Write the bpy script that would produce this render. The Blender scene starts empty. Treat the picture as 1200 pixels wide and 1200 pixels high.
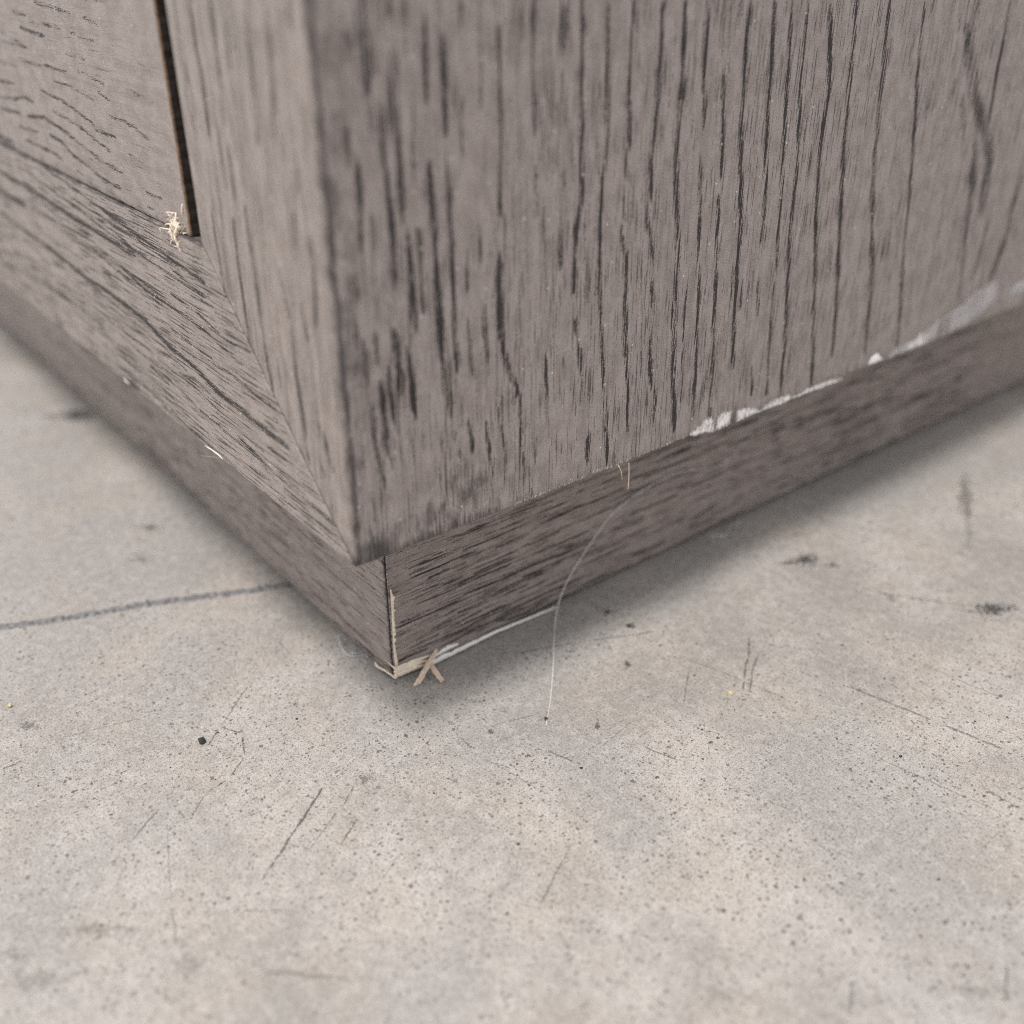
import bpy, math, random
import numpy as np
from mathutils import Vector, noise as mnoise

# ------------------------------------------------------------------ camera, light, exposure
S = 0.001                                   # everything below is laid out in millimetres
SIDE=[([(8.47,131.32),(8.14,119.85)],2.27,0.5),([(10.31,117.79),(10.49,110.94)],1.92,0.45),([(12.82,131.15),(12.9,128.57)],0.77,0.6),([(12.97,125.63),(12.77,116.88),(13.14,107.52),(13.11,102.63)],1.04,0.8),([(18.29,128.1),(18.22,118.65)],0.92,0.6),([(21.22,126.22),(21.43,113.69)],0.93,0.85),([(24.63,130.7),(24.52,127.46)],0.8,0.85),([(24.34,117.65),(24.56,109.72)],0.81,0.5),([(27.91,130.57),(27.57,115.46)],0.68,0.5),([(27.16,97.28),(27.22,92.78)],0.7,0.6),([(27.44,86.71),(27.82,79.77)],0.71,0.8),([(31.56,127.44),(31.43,115.08),(31.44,99.8)],0.83,0.85),([(31.03,93.48),(31.23,78.97)],1.0,0.9),([(37.8,130.19),(37.91,119.36),(38.51,111.38)],0.85,0.9),([(38.57,105.82),(38.66,98.14)],0.72,0.5),([(43.3,129.18),(43.84,122.55)],0.72,0.75),([(44.34,105.48),(44.83,101.34)],0.59,0.5),([(44.03,96.88),(44.06,88.66)],0.74,0.8),([(47.58,129.82),(48.09,113.47),(48.66,99.96),(47.5,95.33),(47.49,85.0)],0.89,0.95),([(47.9,79.36),(48.21,76.61)],0.77,0.9),([(52.82,128.43),(54.01,108.36),(53.04,101.59),(53.37,84.45),(54.22,76.37),(55.72,64.99),(57.35,48.34)],0.78,0.95),([(58.48,129.4),(58.39,123.24),(58.46,114.6),(59.24,106.95)],0.76,0.85),([(58.33,105.66),(59.02,101.78)],0.62,0.7),([(58.16,99.46),(59.17,94.04)],0.62,0.7),([(57.99,93.19),(59.58,88.37),(60.27,78.78),(60.75,72.08),(61.64,62.91),(62.89,52.24)],0.81,0.95),([(65.05,129.15),(65.22,119.33),(65.01,110.88),(64.57,104.35),(65.19,97.58)],0.71,0.95),([(64.34,95.17),(66.63,86.64)],0.56,0.8),([(66.58,82.35),(68.07,75.96),(67.42,70.52),(68.02,63.91),(69.99,57.97),(69.53,52.52)],0.76,0.9),([(70.75,115.83),(71.04,101.65),(73.46,85.89),(73.43,75.66),(74.5,63.52),(76.23,49.8)],1.01,1),([(70.27,128.95),(71.49,113.02)],0.8,1),([(75.89,128.73),(76.0,119.91),(77.41,109.21)],0.98,1),([(77.36,102.79),(78.74,90.28),(79.85,79.76),(80.5,70.84),(81.8,50.32)],0.78,1),([(81.5,116.78),(83.0,105.1),(83.43,98.99)],0.59,0.85),([(83.23,95.44),(84.4,83.94),(85.44,73.11),(86.43,58.65),(87.3,46.55)],0.8,1),([(86.86,128.31),(87.04,119.17),(87.87,105.61),(90.68,88.35),(91.01,75.13),(93.03,58.87)],1.05,1),([(93.36,128.06),(94.44,118.68),(95.54,103.69),(97.27,92.94),(97.5,84.53)],0.8,1),([(98.1,76.74),(99.4,67.93)],0.74,0.9),([(98.5,125.09),(99.91,113.45),(101.54,97.74),(103.52,78.21)],0.81,1),([(103.53,73.88),(103.95,65.81),(105.69,48.84)],0.67,0.85),([(103.17,126.28),(103.79,113.14),(105.9,97.19),(106.69,82.97),(109.84,60.61),(110.65,49.15)],0.85,1),([(109.75,126.43),(112.93,112.39),(112.76,102.9),(113.98,90.53),(117.73,71.82),(120.26,58.18),(122.2,46.93)],0.97,1),([(117.51,127.13),(118.71,119.65),(119.95,106.54),(121.46,95.19),(125.53,73.37),(127.66,59.93),(128.6,52.27)],0.99,0.95),([(128.78,126.7),(130.22,116.28),(131.38,105.43),(133.57,90.6),(136.02,81.02),(138.96,70.84),(142.26,49.8)],1.23,0.85),([(141.19,125.14),(143.34,111.59),(145.23,104.09),(148.44,88.57),(150.32,75.56),(155.56,51.48),(155.75,47.43)],0.86,0.85),([(159.22,120.09),(166.52,108.02),(175.43,97.97),(181.1,90.93),(183.07,77.01)],3.0,0.62),([(162.87,106.54),(167.76,95.95)],1.35,0.5),([(172.93,94.99),(177.63,77.84)],2.34,0.55),([(176.54,78.63),(180.9,55.59)],1.2,0.6),([(187.02,74.28),(185.86,58.45)],1.47,0.6),([(175.43,124.91),(176.14,108.51),(177.15,98.36)],0.93,0.95),([(199.31,83.74),(198.34,67.4),(195.23,57.99)],2.53,0.6),([(161.81,125.43),(162.29,115.85)],1.32,0.6),([(154.33,125.72),(156.25,119.08)],0.86,0.5),([(11.08,109.34),(10.93,92.78)],1.05,0.8),([(13.67,99.53),(14.33,84.75)],1.21,0.9),([(18.15,108.8),(18.48,100.01),(19.11,82.23),(19.23,77.4),(20.44,69.18)],1.1,0.95),([(21.72,105.49),(21.8,82.19),(22.27,76.03)],0.83,0.8),([(15.41,100.51),(16.23,87.11)],0.81,0.65),([(8.06,103.78),(8.22,96.66)],1.04,0.6),([(6.32,111.45),(5.95,99.21)],1.15,0.5),([(24.58,94.63),(24.58,89.13)],0.69,0.7),([(4.73,85.16),(5.06,78.28)],0.93,0.6),([(7.08,86.11),(7.28,80.96)],0.8,0.6),([(7.31,77.26),(7.74,68.27),(8.33,62.84)],0.97,0.85),([(5.51,74.42),(5.6,67.71),(6.78,59.72)],0.83,0.65),([(9.24,79.9),(9.94,69.29)],1.1,0.85),([(10.41,85.36),(11.3,75.03)],0.95,0.85),([(12.58,82.34),(13.49,70.54)],0.83,0.85),([(24.6,83.87),(25.2,74.22)],0.71,0.7),([(27.6,86.39),(28.28,75.74)],0.72,0.85),([(30.84,92.68),(31.76,76.56),(33.04,73.93),(35.31,67.44),(35.91,60.31)],0.74,0.85),([(29.99,67.62),(31.99,58.45)],0.6,0.65),([(27.72,65.2),(29.05,54.27)],0.6,0.75),([(24.1,66.88),(24.84,60.67)],0.74,0.75),([(21.31,64.19),(22.44,60.11)],0.59,0.6),([(35.32,61.16),(35.93,54.63)],0.54,0.75),([(41.09,73.67),(41.63,66.22)],0.61,0.85),([(45.48,73.24),(45.61,68.97)],0.46,0.55),([(49.14,73.66),(49.53,69.13)],0.78,0.85),([(52.05,55.48),(52.3,49.94)],0.99,0.95),([(99.33,57.29),(100.4,51.08)],0.76,0.8),([(52.13,117.99),(51.43,113.54)],0.45,0.4),([(89.51,83.03),(90.38,74.2)],0.71,0.6),([(93.07,76.84),(93.37,71.79)],0.54,0.6),([(76.84,66.54),(77.63,55.32)],0.53,0.6),([(76.63,78.72),(76.63,68.37)],0.51,0.55),([(84.99,70.91),(84.8,53.35)],0.54,0.6),([(6.3,127.37),(6.27,124.27)],0.88,0.4),([(3.81,94.57),(3.71,85.4)],1.57,0.5),([(9.21,129.26),(9.0,125.13)],0.88,0.4),([(15.26,131.06),(15.13,126.88)],0.77,0.4),([(15.71,118.08),(15.63,106.94)],0.65,0.45),([(4.55,115.81),(4.42,110.19)],1.13,0.5)]
STILE=[([(-35.78,130.07),(-35.67,124.56),(-34.82,119.18),(-35.25,110.79)],0.9,0.6),([(-27.81,130.42),(-28.31,122.04),(-28.68,115.51),(-28.81,113.26)],0.87,0.65),([(-23.65,129.18),(-23.98,121.94)],0.84,0.4),([(-17.4,130.88),(-16.99,124.09),(-17.37,117.95),(-17.64,112.02)],1.09,0.55),([(-10.64,129.43),(-11.44,120.48),(-12.35,112.75)],0.92,0.4),([(-40.87,121.12),(-40.57,117.63)],0.61,0.35),([(-41.08,112.8),(-40.41,110.11)],0.93,0.4),([(-25.49,101.57),(-25.0,94.91),(-24.66,87.4),(-24.72,79.14),(-23.42,70.92)],0.74,0.75),([(-30.42,98.49),(-30.81,89.96),(-30.48,82.37),(-30.47,75.62)],0.61,0.9),([(-38.59,98.35),(-38.33,89.13),(-38.42,81.51)],0.63,0.65),([(-41.34,97.27),(-42.45,91.2)],0.47,0.45),([(-19.48,102.14),(-19.86,91.93)],0.85,0.4),([(-16.31,94.64),(-14.27,86.68),(-12.49,82.1)],0.84,0.55),([(-13.67,86.84),(-13.75,77.67),(-13.27,70.63)],0.85,0.55),([(-9.78,89.49),(-8.84,83.72)],0.82,0.45),([(-4.62,100.49),(-4.46,92.43),(-5.44,87.41)],0.79,0.55),([(-8.91,103.1),(-9.26,98.01)],1.06,0.4),([(-14.3,77.79),(-13.47,71.02),(-12.67,60.95)],0.87,0.65),([(-8.74,73.39),(-7.47,67.05)],0.84,0.45),([(-6.46,68.05),(-4.7,62.56)],1.12,0.75),([(-9.04,61.76),(-6.47,60.41)],0.72,0.5),([(-5.8,131.39),(-6.32,125.23)],0.89,0.3),([(-6.37,116.6),(-6.69,106.17)],0.78,0.3),([(-28.28,110.19),(-28.71,100.98)],0.73,0.5),([(-31.58,112.29),(-31.34,102.53)],0.59,0.45)]
RAIL=[([(-186.45,70.56),(-160.78,69.59),(-142.78,69.4),(-126.95,68.26),(-100.45,67.94),(-83.76,67.28),(-70.61,65.0),(-57.52,64.04),(-49.48,62.34),(-39.26,61.94),(-30.72,61.54),(-24.29,61.06),(-20.21,60.94)],1.18,1.1),([(-139.87,91.65),(-108.31,88.78),(-86.81,87.02),(-69.5,85.44),(-46.47,83.86)],0.79,0.95),([(-138.58,86.32),(-114.14,84.77),(-93.76,83.17),(-75.38,82.13),(-47.46,81.09)],0.6,0.9),([(-127.88,85.38),(-97.89,84.88),(-83.26,82.86)],0.62,0.75),([(-116.38,86.62),(-93.35,85.76),(-75.75,85.13),(-57.9,83.73)],0.58,0.85),([(-136.63,78.2),(-108.99,78.56),(-92.07,76.97),(-73.81,75.87)],0.62,0.85),([(-131.56,76.33),(-107.03,76.29),(-87.32,74.76)],0.64,0.75),([(-108.0,78.39),(-86.69,76.01),(-78.9,74.62),(-65.65,74.78),(-50.04,73.86),(-34.3,71.59)],0.74,0.85),([(-62.18,83.07),(-54.72,81.88),(-45.06,81.69)],0.51,0.9),([(-64.52,77.48),(-52.07,76.64),(-40.93,74.79),(-30.52,75.45)],0.5,0.85),([(-67.8,69.61),(-47.36,68.57),(-24.38,67.09)],0.5,0.8),([(-70.58,62.97),(-47.38,59.49)],0.54,0.55),([(-72.02,59.52),(-60.93,59.31),(-49.38,58.08)],0.54,0.65),([(-73.31,56.43),(-60.94,54.82)],0.56,0.7),([(-37.49,67.79),(-29.19,67.23),(-21.93,66.82)],0.47,0.85),([(-41.28,55.23),(-32.75,54.04),(-30.37,52.68)],0.66,0.85),([(-38.62,54.44),(-24.65,52.9),(-14.4,52.44),(-5.07,52.4)],0.62,0.65),([(-28.36,57.82),(-21.19,58.07)],0.62,0.85),([(-59.83,54.45),(-44.27,53.93),(-36.96,54.0),(-29.71,52.59)],0.68,0.75),([(-76.57,48.63),(-65.83,47.47),(-53.38,47.29)],0.56,0.75),([(-100.58,58.71),(-88.22,57.88),(-73.61,57.88)],0.6,0.75),([(-84.15,56.14),(-74.74,55.19)],0.59,0.85),([(-92.17,49.53),(-77.66,48.25)],0.61,0.75),([(-163.94,78.69),(-136.96,77.72)],0.98,0.4),([(-149.91,87.32),(-127.58,85.82)],0.94,0.6),([(-197.13,58.26),(-150.71,58.07)],1.33,0.35),([(-119.53,66.68),(-93.03,65.37)],0.64,0.6),([(-117.03,61.07),(-90.59,60.16)],0.64,0.5)]
PANEL=[([(-126.23,108.47),(-109.75,107.43),(-94.5,105.22),(-93.19,104.08),(-81.91,103.95)],0.71,0.85),([(-161.03,103.21),(-147.6,104.06),(-139.98,105.24),(-132.54,104.94)],0.83,0.7),([(-119.53,104.61),(-104.68,103.63),(-94.43,101.94),(-86.41,100.76)],0.71,0.9),([(-163.7,100.14),(-145.99,101.0)],0.86,0.7),([(-140.62,101.06),(-127.09,102.3),(-113.95,101.08),(-103.08,99.41),(-96.55,98.29),(-89.0,97.74),(-81.69,97.4)],0.83,1),([(-125.96,98.8),(-117.99,98.41),(-111.37,96.48),(-102.39,95.35),(-94.94,94.1),(-84.38,93.99)],0.83,1),([(-146.74,94.89),(-133.79,94.74),(-126.16,95.07),(-119.67,94.17)],0.8,0.9),([(-111.06,93.48),(-107.09,92.85)],0.63,0.8),([(-83.39,107.99),(-71.33,107.47),(-64.63,105.96)],0.63,0.8),([(-73.33,96.34),(-68.59,95.55),(-62.75,95.79)],0.62,0.7),([(-71.57,92.78),(-60.08,92.7)],0.62,0.6),([(-87.83,111.7),(-81.86,110.79)],0.75,0.65),([(-86.87,91.02),(-77.66,91.01)],0.66,0.65),([(-116.57,126.18),(-94.69,124.95)],0.82,0.85),([(-133.61,123.57),(-124.68,123.2)],0.89,0.7),([(-131.08,120.5),(-114.53,119.74)],0.87,0.85),([(-147.67,118.6),(-128.1,116.45)],0.92,0.55),([(-123.75,122.1),(-103.19,122.04)],0.84,0.45),([(-88.01,124.87),(-80.37,123.87)],0.75,0.55),([(-118.81,113.8),(-104.53,113.73)],0.84,0.85),([(-138.42,113.74),(-120.17,113.52)],0.89,0.65),([(-102.64,117.4),(-91.24,117.22)],0.79,0.45),([(-149.33,116.69),(-130.06,116.31)],0.93,0.5),([(-114.41,111.17),(-105.1,111.24),(-90.73,109.99)],0.71,0.55),([(-97.65,114.82),(-82.67,113.44)],0.67,0.45),([(-153.6,111.77),(-139.97,111.82)],0.95,0.6),([(-150.07,97.6),(-135.08,98.16)],0.82,0.8),([(-157.7,107.05),(-144.6,107.74)],0.97,0.6),([(-63.97,119.16),(-59.64,118.43)],0.68,0.5),([(-70.65,113.89),(-59.07,112.97)],0.69,0.35),([(-98.37,121.58),(-84.27,121.02)],0.77,0.35),([(-101.14,97.45),(-97.2,97.18)],0.6,0.5),([(-76.74,101.83),(-69.39,101.05)],0.63,0.45)]
SCRATCH=[(-5.24,-6.04,11.24,-30.49,0.441,0.8),(3.44,-9.81,9.19,-19.46,0.328,0.5),(7.46,-8.1,11.23,-13.86,0.357,0.7),(-0.18,-4.03,4.27,-9.77,0.335,0.5),(-12.26,43.16,-5.94,58.45,0.418,0.6),(-5.94,58.45,2.53,75.63,0.425,0.6),(25.96,44.75,34.47,47.78,0.346,0.6),(13.81,28.09,23.56,32.72,0.342,0.5),(38.75,91.1,59.02,96.17,0.576,0.5),(59.02,96.17,72.81,99.6,0.568,0.5),(74.26,86.52,81.86,86.82,0.45,0.5),(15.16,90.8,29.24,71.32,0.501,0.6),(20.68,86.54,29.73,72.36,0.392,0.5),(14.94,70.73,23.69,59.27,0.38,0.4),(36.05,17.96,43.86,3.1,0.315,0.55),(-39.57,-6.28,-30.79,-16.76,0.341,0.6),(-30.79,-16.76,-25.98,-22.56,0.327,0.5),(-30.08,-17.09,-25.99,-14.81,0.29,0.6),(-25.99,-14.81,-19.33,-17.31,0.287,0.7),(-19.33,-17.31,-16.07,-22.39,0.28,0.7),(-16.07,-22.39,-15.28,-27.35,0.275,0.7),(-15.28,-27.35,-10.99,-32.05,0.273,0.6),(-17.05,-35.32,-11.89,-43.58,0.341,0.5),(-12.13,-35.73,4.67,-42.24,0.335,0.3),(4.67,-42.24,13.08,-44.76,0.314,0.4),(11.05,-36.18,18.5,-26.63,0.309,0.35),(-45.4,-55.29,-45.46,-50.57,0.465,0.6),(0.62,18.31,7.38,18.95,0.313,0.5),(82.5,34.49,87.37,27.01,0.45,0.4),(96.07,54.99,100.06,47.21,0.474,0.4),(2.5,22.63,7.13,36.59,0.279,0.35),(21.96,37.08,19.53,49.92,0.308,0.3),(24.82,-36.94,35.96,-25.41,0.59,0.3),(54.19,77.19,81.95,83.66,0.359,0.3),(6.98,70.5,42.04,80.0,0.309,0.35),(19.35,123.58,46.17,142.12,0.545,0.35),(8.33,18.24,26.16,22.52,0.272,0.3),(-47.75,-45.02,-41.74,-22.94,0.377,0.25),(38.4,48.28,67.65,57.93,0.271,0.25),(38.3,109.43,67.5,113.77,0.406,0.3),(17.1,-3.46,24.89,-17.05,0.286,0.3)]
BLOB=[(4.06,125.44,0.223,0.171,0.325,-0.262,0.95),(9.82,128.15,0.558,0.41,0.66,-0.532,0.7),(2.37,120.79,0.537,0.423,0.655,-0.528,0.7),(45.18,142.0,0.196,0.11,0.324,-0.261,0.85),(10.6,187.76,0.549,0.324,0.058,-0.047,0.45),(16.58,179.76,0.794,0.465,0.044,-0.035,0.3),(-10.77,70.86,0.492,0.523,0.65,-0.523,0.7),(-3.63,71.11,0.598,0.612,0.788,-0.634,0.8),(-201.21,11.3,0.055,0.164,0.167,-0.135,0.9),(-205.82,4.53,0.115,0.366,0.291,-0.235,0.4),(-115.97,2.23,0.141,0.355,0.35,-0.282,0.45),(-102.14,-5.72,0.125,0.322,0.323,-0.261,0.25),(-55.04,-46.93,0.127,0.43,0.514,-0.413,0.35),(5.24,-64.17,0.07,0.233,0.386,-0.31,0.16),(17.81,-44.96,0.13,0.301,0.377,-0.302,0.14),(16.53,42.1,1.323,1.431,0.515,-0.414,0.5),(6.04,60.62,0.943,0.97,0.44,-0.354,0.5),(-0.13,-2.19,0.273,0.444,0.585,-0.47,0.35),(2.41,-52.98,0.065,0.182,0.609,-0.488,0.2),(96.34,47.08,0.181,0.104,0.549,-0.44,0.15),(72.65,16.4,0.199,0.174,0.396,-0.318,0.12),(-1.07,-64.87,0.112,0.39,0.513,-0.411,0.2),(27.15,127.47,0.715,0.476,0.22,-0.177,0.2),(4.5,24.32,0.717,0.931,0.783,-0.629,0.5)]
CRACK=[(-99.13,-51.72),(-93.87,-42.05),(-89.22,-32.02),(-85.16,-21.55),(-81.01,-10.83),(-76.07,-0.14),(-71.03,10.76),(-67.52,19.26),(-61.64,33.84)]
HAIR=[(10.3,33.9,0.25),(4.86,39.66,0.25),(-2.27,46.48,0.25),(-9.05,52.54,0.25),(-14.3,57.31,0.25),(-18.8,62.44,2.23),(-19.5,66.34,7.41),(-19.65,72.13,13.3),(-19.65,78.62,19.02),(-19.6,86.73,21.96),(-19.5,96.62,23.3),(-19.6,105.23,22.55),(-19.6,113.98,20.18),(-19.6,120.31,21.07),(-19.6,126.49,23.78),(-19.6,134.47,26.52),(-19.7,142.08,29.2)]
CHIPS=[[(80.73,46.31),(82.86,48.05),(86.66,49.32),(88.92,48.47),(89.42,44.91)],[(88.6,44.95),(88.86,48.89),(92.01,49.58),(94.34,48.73),(94.61,45.21)],[(95.45,45.17),(95.24,48.28),(99.49,48.1),(103.14,46.88),(103.94,45.62),(101.09,45.4)],[(102.49,45.61),(106.55,47.37),(114.07,47.2),(117.42,45.87),(111.44,45.19)],[(114.39,45.64),(120.34,46.78),(126.7,46.81),(133.36,46.38),(135.27,45.45),(128.65,45.44)],[(144.18,46.7),(145.45,48.37),(147.44,48.77),(150.23,46.53)],[(156.77,46.51),(160.4,47.9),(166.04,50.21),(170.57,48.27),(168.66,45.95)]]
FILM=[[(175.31,46.02),(174.31,52.0),(180.55,53.39),(191.48,56.89),(203.67,58.47),(201.96,52.45),(195.44,47.39)],[(207.2,50.67),(205.26,52.98),(214.24,55.04),(227.97,55.85),(236.3,49.31)],[(148.91,46.19),(153.71,48.15),(164.56,48.96),(175.16,51.81),(176.43,46.23),(159.91,45.98)]]
WEDGE=[[(-20.0,17.64,3.64),(-20.0,21.69,3.0),(-20.0,26.31,3.03)],[(-19.8,17.4,2.07),(-19.6,21.12,1.7),(-19.7,24.92,1.59)]]
STICKS=[[(-19.7,28.15,3.71),(-18.28,25.29,2.72),(-16.86,22.44,1.74),(-15.44,19.58,0.75)],[(-19.1,25.89,2.63),(-16.13,25.54,1.66),(-13.16,25.19,0.7)]]
WSTRIP=[(-19.88,26.77,0.57),(-19.88,34.78,0.65),(-19.88,44.32,0.88),(-19.88,54.3,0.4),(-19.88,62.11,0.08)]
WSTRIP2=[(-19.88,27.53,2.28),(-19.88,30.71,2.6),(-19.88,33.92,2.69)]
CURL=[[(-26.75,17.09,1.82),(-25.26,16.79,1.73),(-22.47,16.99,2.2),(-18.8,17.19,2.35)],[(-22.99,17.29,4.7),(-20.16,17.19,4.9),(-18.71,17.29,4.61)]]
SEAMRAW=[(-19.98,18.04,24.0),(-19.98,18.05,21.3),(-19.98,18.0,17.75),(-19.98,17.9,13.5),(-19.98,17.8,9.17),(-19.98,17.91,4.65)]
LINT1=[(-41.87,16.51,0.4),(-37.8,15.0,0.4),(-34.18,14.6,0.4),(-32.51,16.19,0.4),(-32.12,18.14,0.4)]
LINT2=[(-18.04,113.98,0.5),(-18.35,115.65,0.5),(-16.8,116.89,0.5),(-16.69,119.1,0.5),(-19.09,123.9,0.5),(-18.57,127.43,0.5)]
HANG=[[(0.1,63.52,45.65),(0.1,63.72,42.87),(0.1,63.72,39.72)],[(0.1,60.65,45.99),(0.1,61.47,44.38),(0.1,61.84,42.52)]]
RAILCHIP=[[(-59.57,-0.1,46.5),(-56.15,-0.1,46.83),(-52.88,-0.1,46.94),(-50.96,-0.1,46.73)],[(-63.03,-0.1,42.79),(-58.21,-0.1,44.47),(-52.64,-0.1,46.45)],[(-104.63,-0.1,47.24),(-103.33,-0.1,46.58),(-101.14,-0.1,46.64)]]
FRAY=(-57.12,0.6,91.12)
CRUMB=[((-28.57,-21.94),0.81),((26.77,70.43),0.59),((-63.52,-48.33),0.6),((8.72,35.24),0.44),((-17.72,-53.27),0.76),((-33.6,40.85),0.4)]
CAM={'C':[129.872,-69.975,140.034],'rot':[1.051484,0.002544,0.896547],'f':1207.68,'hp':46.275,'sf':17.491,'ss':20.0,'wr':44.605,'pr':6.665}

HP, SF, SS, WR, PR = CAM['hp'], CAM['sf'], CAM['ss'], CAM['wr'], CAM['pr']
scene = bpy.context.scene
col = scene.collection
cam = bpy.data.cameras.new('camera')
cam_o = bpy.data.objects.new('camera', cam)
col.objects.link(cam_o)
cam_o.location = [v * S for v in CAM['C']]
cam_o.rotation_euler = CAM['rot']
cam.sensor_width = 36.0
cam.lens = CAM['f'] * 36.0 / 1200.0
cam.clip_start = 0.005
cam.clip_end = 50.0
cam.dof.use_dof = True
cam.dof.focus_distance = 0.200
cam.dof.aperture_fstop = 8.5
cam.dof.aperture_blades = 0
scene.camera = cam_o

world = bpy.data.worlds.new('World')
scene.world = world
world.use_nodes = True
bg = world.node_tree.nodes['Background']
bg.inputs[0].default_value = (0.99, 0.99, 1.0, 1)
bg.inputs[1].default_value = 0.64

def area(name, loc, target, size, power, color, size_y=None):
    l = bpy.data.lights.new(name, 'AREA')
    l.energy = power
    l.color = color
    l.size = size
    if size_y:
        l.shape = 'RECTANGLE'
        l.size_y = size_y
    o = bpy.data.objects.new(name, l)
    o.location = loc
    o.rotation_euler = (Vector(target) - Vector(loc)).to_track_quat('-Z', 'Y').to_euler()
    col.objects.link(o)
    return o

# the ceiling light panel nearest the cabinet; the bright hall around it is the even world light
area('ceiling_light', (0.31, -0.68, 2.5), (0, 0, 0), 0.58, 52, (1.0, 0.960, 0.915), 0.46)
area('bright_ceiling', (0.0, 0.0, 3.4), (0, 0, 0), 6.5, 50, (1.0, 0.985, 0.96))
area('front_left_fill', (-1.9, -3.2, 1.0), (0, 0, 0.1), 2.4, 34, (1.0, 0.98, 0.96), 2.0)  # low fill from an unseen source, added to brighten front face and plinth

scene.render.engine = 'CYCLES'
scene.cycles.use_denoising = False
scene.cycles.pixel_filter_type = 'BLACKMAN_HARRIS'
scene.cycles.filter_width = 1.0
scene.cycles.use_adaptive_sampling = True
scene.cycles.adaptive_threshold = 0.015
scene.cycles.max_bounces = 3
scene.cycles.diffuse_bounces = 2
scene.cycles.glossy_bounces = 1
vs = scene.view_settings
vs.view_transform = 'Standard'
vs.look = 'None'
vs.exposure = 0.12
vs.gamma = 1.0
vs.use_curve_mapping = False
rng = np.random.default_rng(7)
random.seed(5)

# ------------------------------------------------------------------ node helpers
class NT:
    def __init__(self, mat):
        mat.use_nodes = True
        self.t = mat.node_tree
        self.t.nodes.clear()
    def n(self, kind, **kw):
        nd = self.t.nodes.new(kind)
        for k, v in kw.items():
            setattr(nd, k, v)
        return nd
    def put(self, sock, v):
        if v is None:
            return
        if isinstance(v, bpy.types.NodeSocket):
            self.t.links.new(v, sock)
        else:
            sock.default_value = v
    def math(self, op, a, b=None, c=None, clamp=False):
        nd = self.n('ShaderNodeMath', operation=op, use_clamp=clamp)
        for i, v in enumerate((a, b, c)):
            self.put(nd.inputs[i], v)
        return nd.outputs[0]
    def vec(self, op, a, b=None, scale=None):
        nd = self.n('ShaderNodeVectorMath', operation=op)
        self.put(nd.inputs[0], a)
        if b is not None:
            self.put(nd.inputs[1], b)
        if scale is not None:
            self.put(nd.inputs['Scale'], scale)
        return nd.outputs['Value'] if op in ('DOT_PRODUCT', 'LENGTH') else nd.outputs['Vector']
    def ramp(self, v, a, b, lo=0.0, hi=1.0, smooth=True):
        nd = self.n('ShaderNodeMapRange', interpolation_type='SMOOTHSTEP' if smooth else 'LINEAR')
        nd.clamp = True if hasattr(nd, 'clamp') else None
        self.put(nd.inputs[0], v)
        for i, x in enumerate((a, b, lo, hi)):
            self.put(nd.inputs[i + 1], x)
        return nd.outputs[0]
    dim = '2D'
    def noise(self, vec, scale, detail=2.0, rough=0.5, dist=0.0):
        nd = self.n('ShaderNodeTexNoise', noise_dimensions=self.dim)
        self.put(nd.inputs['Vector'], vec)
        nd.inputs['Scale'].default_value = scale
        nd.inputs['Detail'].default_value = detail
        nd.inputs['Roughness'].default_value = rough
        nd.inputs['Distortion'].default_value = dist
        return nd.outputs['Fac'], nd.outputs['Color']
    def voro(self, vec, scale, feature='F1', rnd=1.0):
        nd = self.n('ShaderNodeTexVoronoi', feature=feature, voronoi_dimensions=self.dim)
        self.put(nd.inputs['Vector'], vec)
        nd.inputs['Scale'].default_value = scale
        nd.inputs['Randomness'].default_value = rnd
        return nd.outputs['Distance'], nd.outputs.get('Color')
    def mix(self, fac, a, b, blend='MIX'):
        nd = self.n('ShaderNodeMix', data_type='RGBA', blend_type=blend)
        self.put(nd.inputs[0], fac)
        self.put(nd.inputs[6], a)
        self.put(nd.inputs[7], b)
        return nd.outputs[2]
    def finish(self, color, rough, height=None, bump=0.5, dist=0.0002, spec=0.4, extra=None):
        p = self.n('ShaderNodeBsdfPrincipled')
        self.put(p.inputs['Base Color'], color)
        self.put(p.inputs['Roughness'], rough)
        p.inputs['Specular IOR Level'].default_value = spec
        if height is not None:
            b = self.n('ShaderNodeBump')
            b.inputs['Strength'].default_value = bump
            b.inputs['Distance'].default_value = dist
            self.t.links.new(height, b.inputs['Height'])
            self.t.links.new(b.outputs[0], p.inputs['Normal'])
        out = self.n('ShaderNodeOutputMaterial')
        sh = p.outputs[0]
        if extra is not None:
            sh = extra(self, sh)
        self.t.links.new(sh, out.inputs[0])
        return p

def c4(r, g, b):
    return (r, g, b, 1.0)

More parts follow.
